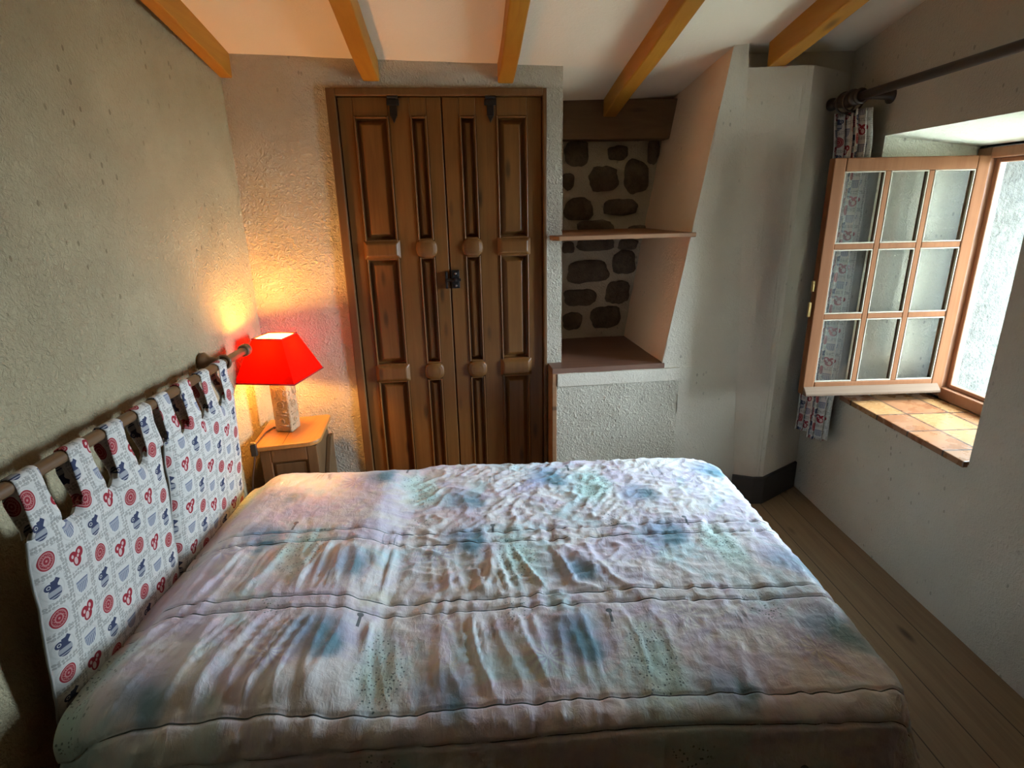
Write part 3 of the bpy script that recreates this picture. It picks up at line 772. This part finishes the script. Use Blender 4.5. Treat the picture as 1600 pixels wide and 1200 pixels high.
m.tube([LP(-.041,.0,.012), LP(-.07,-.005,.004), NP(.05,.24,NZ+.004), NP(.025,.17,NZ+.004), NP(.022,.09,NZ+.004), NP(.02,.03,NZ+.005), NP(.02,-.004,NZ-.002), NP(.018,-.008,NZ-.05), NP(-.005,-.002,NZ-.14), NP(-.03,.03,.40), NP(-.045,.09,.22)], .003, 8)
cd = m.build('cord', M['cord'], lamp, smooth=True)
m = MB(); m.box(NP(.008, -.016, NZ-.035), ne*.026, nb_*.018, (0, 0, .055)); sw = m.build('cord_switch', M['black_plastic'], lamp, bevel=.005, seg=3)
m = MB(); m.box(NP(.010, -.012, NZ+.020), ne*.022, nb_*.016, (0, 0, .008)); m.build('switch_button', M['brass'], sw, bevel=.003)

# ------------------------------------------------------------------ headboard rail and its two hanging cushions
RX, RZ, RR = -1.068, 1.090, .0165
hr = thing('headboard_rail', (RX, 1.6, RZ), 'brown wooden rail on the left wall carrying the patterned headboard cushions', 'rail')
m = MB(); m.tube([(RX, .92+1.44*i/12, RZ) for i in range(13)], RR, 16); m.build('rod', M['rail'], hr, smooth=True)
for y, s in ((2.36, 1), (.92, -1)):
    m = MB(); m.lathe((RX, y-.01*s, RZ), (0, s, 0), [(0, .0165), (.002, .024), (.010, .026), (.016, .022), (.022, .022), (.030, .026), (.038, .023), (.041, .006)]); m.build('end_cap', M['rail'], hr, smooth=True)
for y in (2.175, 1.03):
    m = MB(); m.lathe((XL+.005, y, RZ+.004), (1, 0, 0), [(0, .034), (.012, .036), (.022, .026), (.034, .017), (.05, .016), (.075, .02)]); m.torus((RX, y, RZ), (0, 1, 0), .022, .0075)
    m.build('bracket', M['rail'], hr, smooth=True)
def cushion(y0, y1, tabs, label, seed):
    t = thing('headboard_cushion', (-1.08, (y0+y1)/2, .42), label, 'cushion', 'hanging headboard cushions')
    ZB, ZT = .43, .985
    def xf(z): return lerp(-1.098, -1.050, (z-ZB)/(ZT-ZB))       # middle of the thickness
    def thick(a, b):
        e = max(0, 1-abs(2*a-1)**6)*max(0, 1-abs(2*b-1)**6); return .026*e**.5
    def top(a):                                                  # scalloped upper edge, rising into the tabs
        y = y0+(y1-y0)*a; k = 0
        for (p, q) in tabs: k = max(k, 1-min(1, max(0, abs(y-(p+q)/2)-(q-p)/2)/.028))
        return ZT-.035*(1-k**2*(3-2*k))
    nu, nv = 52, 56
    def fp(a, b, s):
        z = lerp(ZB, top(a), b); wob = .006*nz((seed, a*3, b*3), 1.3)+.003*nz((seed, a*9, b*9), 1)
        yy = y0+(y1-y0)*a + .012*(1-b)*(2*a-1) + .004*nz((seed, b*3, 2), 1.5)
        return Vector((xf(z)+s*thick(a, b)+wob, yy, z))
    uvf = lambda a, b: (y0+(y1-y0)*a+seed*.37, lerp(ZB, top(a), b))
    m = MB(); m.grid(lambda a, b: fp(a, b, 1), nu, nv, 0, uvf); m.grid(lambda a, b: fp(a, b, -1), nu, nv, 0, uvf, True)
    m.build('cushion_body', M['print'], t, smooth=True, fix=True)
    m = MB()
    loop = [fp(a/40, 0, 0) for a in range(41)]+[fp(1, b/40, 0) for b in range(1, 41)]
    loop = [fp(0, 1-b/40, 0) for b in range(40)]+loop
    m.tube(loop, .0035, 8); m.build('piping', M['print'], t, smooth=True)
    for q, (a, b) in enumerate(tabs):
        m = MB(); path = []
        zt = ZT-.02
        path.append((xf(zt)+.010, zt)); path.append((xf(zt)+.014, zt+.02)); path.append((RX+RR+.006, RZ-.045))
        for k in range(9):
            an = PI*k/8; path.append((RX+(RR+.004)*math.cos(an), RZ+(RR+.004)*math.sin(an)))
        path += [(RX-RR-.005, RZ-.045), (xf(zt)-.014, zt+.02), (xf(zt)-.010, zt)]
        ln = [0]
        for (p0, p1) in zip(path, path[1:]): ln.append(ln[-1]+math.dist(p0, p1))
        vs, uv = [], []
        nw = 8
        for i, (x, z) in enumerate(path):
            fl_ = 1+.35*max(0, 1-(z-zt)/.04) if z < zt+.04 else 1
            for j in range(nw+1):
                s = (j/nw-.5)*(b-a)*fl_; vs.append(Vector((x+.002*math.sin(i*1.3+q), (a+b)/2+s, z))); uv.append(((a+b)/2+s+seed*.37, zt+ln[i]))
        fs = [(i*(nw+1)+j, i*(nw+1)+j+1, (i+1)*(nw+1)+j+1, (i+1)*(nw+1)+j) for i in range(len(path)-1) for j in range(nw)]
        m.add(vs, fs, 0, uv)
        o = m.build('hanging_tab', M['print'], t, smooth=True)
        sd = o.modifiers.new('thickness', 'SOLIDIFY'); sd.thickness = .003
    return t
cushion(1.118, 1.645, [(1.135, 1.205), (1.295, 1.365), (1.435, 1.505), (1.575, 1.640)], 'patterned headboard cushion nearest the camera, printed with blue jugs and red medallions', 1)
cushion(1.672, 2.165, [(1.680, 1.745), (1.815, 1.880), (1.950, 2.010), (2.085, 2.145)], 'patterned headboard cushion beside the lamp and nightstand', 2)

# ------------------------------------------------------------------ bed
bed = thing('bed', (0, 1.66, 0), 'double bed with mattress hidden under the pastel quilt', 'bed')
m = MB(); m.box((-1.07, 1.06, .12), (1.99, 0, 0), (0, 1.20, 0), (0, 0, .14)); m.build('bed_base', M['bed_base'], bed, bevel=.01)
m = MB(); m.box((-1.065, 1.04, .26), (2.005, 0, 0), (0, 1.24, 0), (0, 0, .25)); m.build('mattress', M['mattress'], bed, bevel=.05, seg=4)
for x in (-1.0, .85):
    for y in (1.12, 2.18):
        m = MB(); m.box((x-.03, y-.03, 0), (.06, 0, 0), (0, .06, 0), (0, 0, .12)); m.build('leg', M['bed_base'], bed, bevel=.005)
QX0, QX1, QY0, QY1 = -1.068, .985, .950, 2.345
QZ, QR, QC = .545, .06, .15
SEAMS = [1.015, .935, 1.345, 1.395, 1.685, 1.75]
def sst(a, b, x):
    t = min(1, max(0, (x-a)/(b-a))); return t*t*(3-2*t)
def seam_off(x): return .022*math.sin(x*2.1+.6)+.012*mn.noise(Vector((x*2.3, 3.3, 0)))
def quilt_pt(a, b):
    y1 = QY1 - .05*sst(-.25, -.45, a)
    qx = min(QX1-QC, a); qy = min(max(b, QY0+.10*sst(-.80, -1.05, a)+QC), y1-QC)
    dx, dy = a-qx, b-qy; D = math.hypot(dx, dy)
    d = max(0, D-(QC-QR)); nx, ny = (dx/D, dy/D) if D > 1e-9 else (0, 0)
    d = min(d, .47)
    if D > 1e-9 and D-(QC-QR) > .47: D = .47+QC-QR
    base = min(D, QC-QR); arc = QR*PI/2
    if d < arc: an = d/QR; out, drop = QR*math.sin(an), QR*(1-math.cos(an))
    else: an = PI/2; out, drop = QR+(.22 if ny < .3 else .02)*(d-arc), QR+(d-arc)
    x, y, z = qx+nx*(base+out), qy+ny*(base+out), QZ-drop
    # loft of pillow, seams, gathers and creases
    h = .045*sst(-.32, -.48, a)*sst(QY0-.02, QY0+.16, b)*sst(y1+.03, y1-.14, b)*(.35+.65*sst(-1.07, -.88, a))
    z -= .055*sst(-.93, -1.07, a)
    h += .010*mn.noise(Vector((a*2.2, b*2.2, 1)))
    sg = 0; near = 9
    for s in SEAMS:
        dd = b-(s+seam_off(a)); sg = max(sg, math.exp(-(dd/.0045)**2)); near = min(near, abs(dd))
    h -= .0075*sg
    ga = mn.noise(Vector((a*30+.6*mn.noise(Vector((a*6, b*5, 2))), b*3.0, 4.4+math.floor(b*2.4))))
    h += .010*ga*math.exp(-near/.045)*(.35+.65*sst(.05, .0, near))
    left = sst(.75, .0, a); midm = sst(-.50, -.25, a)
    # long creases running across the seams, sharpest on the near left half
    for (f, q, am, pw) in ((11, 7.7, .013, 4), (19, 2.2, .008, 3)):
        wa = a*1.0+.22*(b-1.2)*math.sin(a*4+q)+.05*mn.noise(Vector((a*3, b*3, 9+q)))
        r1 = max(0, 1-abs(mn.noise(Vector((wa*f, b*1.5+q, q)))*2.4))**pw
        msk = .5+.5*mn.noise(Vector((a*3+q, b*2.5, 5)))
        h += am*r1*(.15+.85*left)*msk*1.6*sst(1.9, 1.6, b)*sst(.0, .07, near)
    # crumples in the middle, running every way
    for (f, q, am) in ((10, 3.1, .006), (19, 6.4, .0032)):
        wx, wy = a+.08*mn.noise(Vector((a*4, b*4, q))), b+.08*mn.noise(Vector((a*4+9, b*4, q)))
        r2 = max(0, 1-abs(mn.noise(Vector((wx*f*.7+wy*f*.3, wy*f*1.3-wx*f*.6, q)))*2.3))**2.5
        h += am*r2*midm*sst(1.0, .25, a)*sst(1.15, 1.5, b)
    # fine puckers towards the foot
    r3 = max(0, 1-abs(mn.noise(Vector((a*16+b*9, b*24-a*12, 8.8)))*2.0))**2
    h += .0045*r3*sst(-.35, .2, a)*(.4+.6*sst(1.5, 2.0, b))
    h += .0025*mn.noise(Vector((a*26, b*22, .3))) + .0012*mn.noise(Vector((a*55, b*48, .9)))
    if d > arc*.5:
        tg = a*ny - b*nx; h += .014*math.sin(tg*17+2*mn.noise(Vector((tg*2, 1, 1))))*sst(arc*.5, arc+.2, d)
    return Vector((x+nx*math.sin(an)*h, y+ny*math.sin(an)*h, z+math.cos(an)*h)), (a, b)
m = MB(); NA_, NB_ = 340, 420
amax, b0, b1 = QX1+.47-QR*.6, QY0-.47+QR*.6, QY1+.47-QR*.6
vs, uv = [], []
for j in range(NB_+1):
    for i in range(NA_+1):
        p, t = quilt_pt(lerp(QX0, amax, i/NA_), lerp(b0, b1, j/NB_)); vs.append(p); uv.append(t)
m.add(vs, [(j*(NA_+1)+i, j*(NA_+1)+i+1, (j+1)*(NA_+1)+i+1, (j+1)*(NA_+1)+i) for j in range(NB_) for i in range(NA_)], 0, uv)
quilt = m.build('quilt', M['quilt'], smooth=True, fix=False)
tag(quilt, 'rumpled pastel blue and lavender quilt spread over the double bed', 'quilt')
for s in SEAMS:
    m = MB(); P = []
    for i in range(331):
        a = lerp(QX0, QX1+.25, i/330); p, _ = quilt_pt(a, s+seam_off(a)); P.append(p+Vector((0, 0, .0022)))
    m.tube(P, .0017, 6); m.build('seam', M['thread'], quilt, smooth=True)

# ------------------------------------------------------------------ curtain rod and curtain
CX, CZ = 1.640, 2.082
cr_ = thing('curtain_rod', (CX, 2.2, CZ), 'dark wooden curtain rod with turned finial above the window', 'curtain rod')
m = MB(); m.tube([(CX, 1.25, CZ+.012), (CX, 2.72, CZ)], .018, 14); m.build('rod', M['rod'], cr_, smooth=True)
m = MB(); m.lathe((CX, 2.72, CZ), (0, 1, 0), [(0, .015), (.004, .032), (.018, .034), (.024, .026), (.032, .024), (.04, .033), (.06, .035), (.10, .031), (.135, .024), (.155, .017), (.162, .014), (.168, .020), (.180, .027), (.195, .029), (.210, .024), (.218, .012), (.221, .002)])
m.build('finial', M['rod'], cr_, smooth=True)
m = MB(); m.torus((CX, 2.69, CZ), (0, 1, 0), .026, .008); m.lathe((XR+.004, 2.69, CZ), (-1, 0, 0), [(0, .034), (.014, .034), (.020, .018), (.09, .014), (.115, .016)]); m.build('bracket', M['rod'], cr_, smooth=True)
for y in (2.745, 2.80):
    m = MB(); m.torus((CX, y, CZ-.010), (.1, 1, .05), .044, .0045); m.build('ring', M['rod'], cr_, smooth=True)
cur = thing('curtain', (1.68, 2.79, .42), 'printed cotton curtain bunched beside the window behind the open casement', 'curtain')
m = MB()
def cpt(a, b):
    z = lerp(.435, 2.035, b); ph = a*2*PI*4.2
    spread = lerp(1.0, .86, b)
    y = 2.79+(a-.5)*.25*spread+.014*math.sin(ph*2+.4)
    x = 1.690+(.030+.010*math.sin(a*9))*math.sin(ph)*(.8+.25*math.sin(b*3+a*4))+.006*mn.noise(Vector((a*4, b*5, 2)))-.018*sst(.9, 1, b)
    return Vector((x, y, z+.012*math.sin(ph*.5)*(1-b)))
m.grid(cpt, 130, 70, 0, lambda a, b: (a*.92, lerp(.435, 2.035, b)))
o = m.build('curtain_panel', M['print'], cur, smooth=True, fix=False)
sd = o.modifiers.new('thickness', 'SOLIDIFY'); sd.thickness = .0025
for a in (.30, .52):
    p = cpt(a, 1.0)
    m = MB(); m.tube([p+Vector((-.0, 0, -.02)), Vector((CX, p.y, CZ-.055))], .003, 8); m.build('hook', M['iron'], cur, smooth=True)
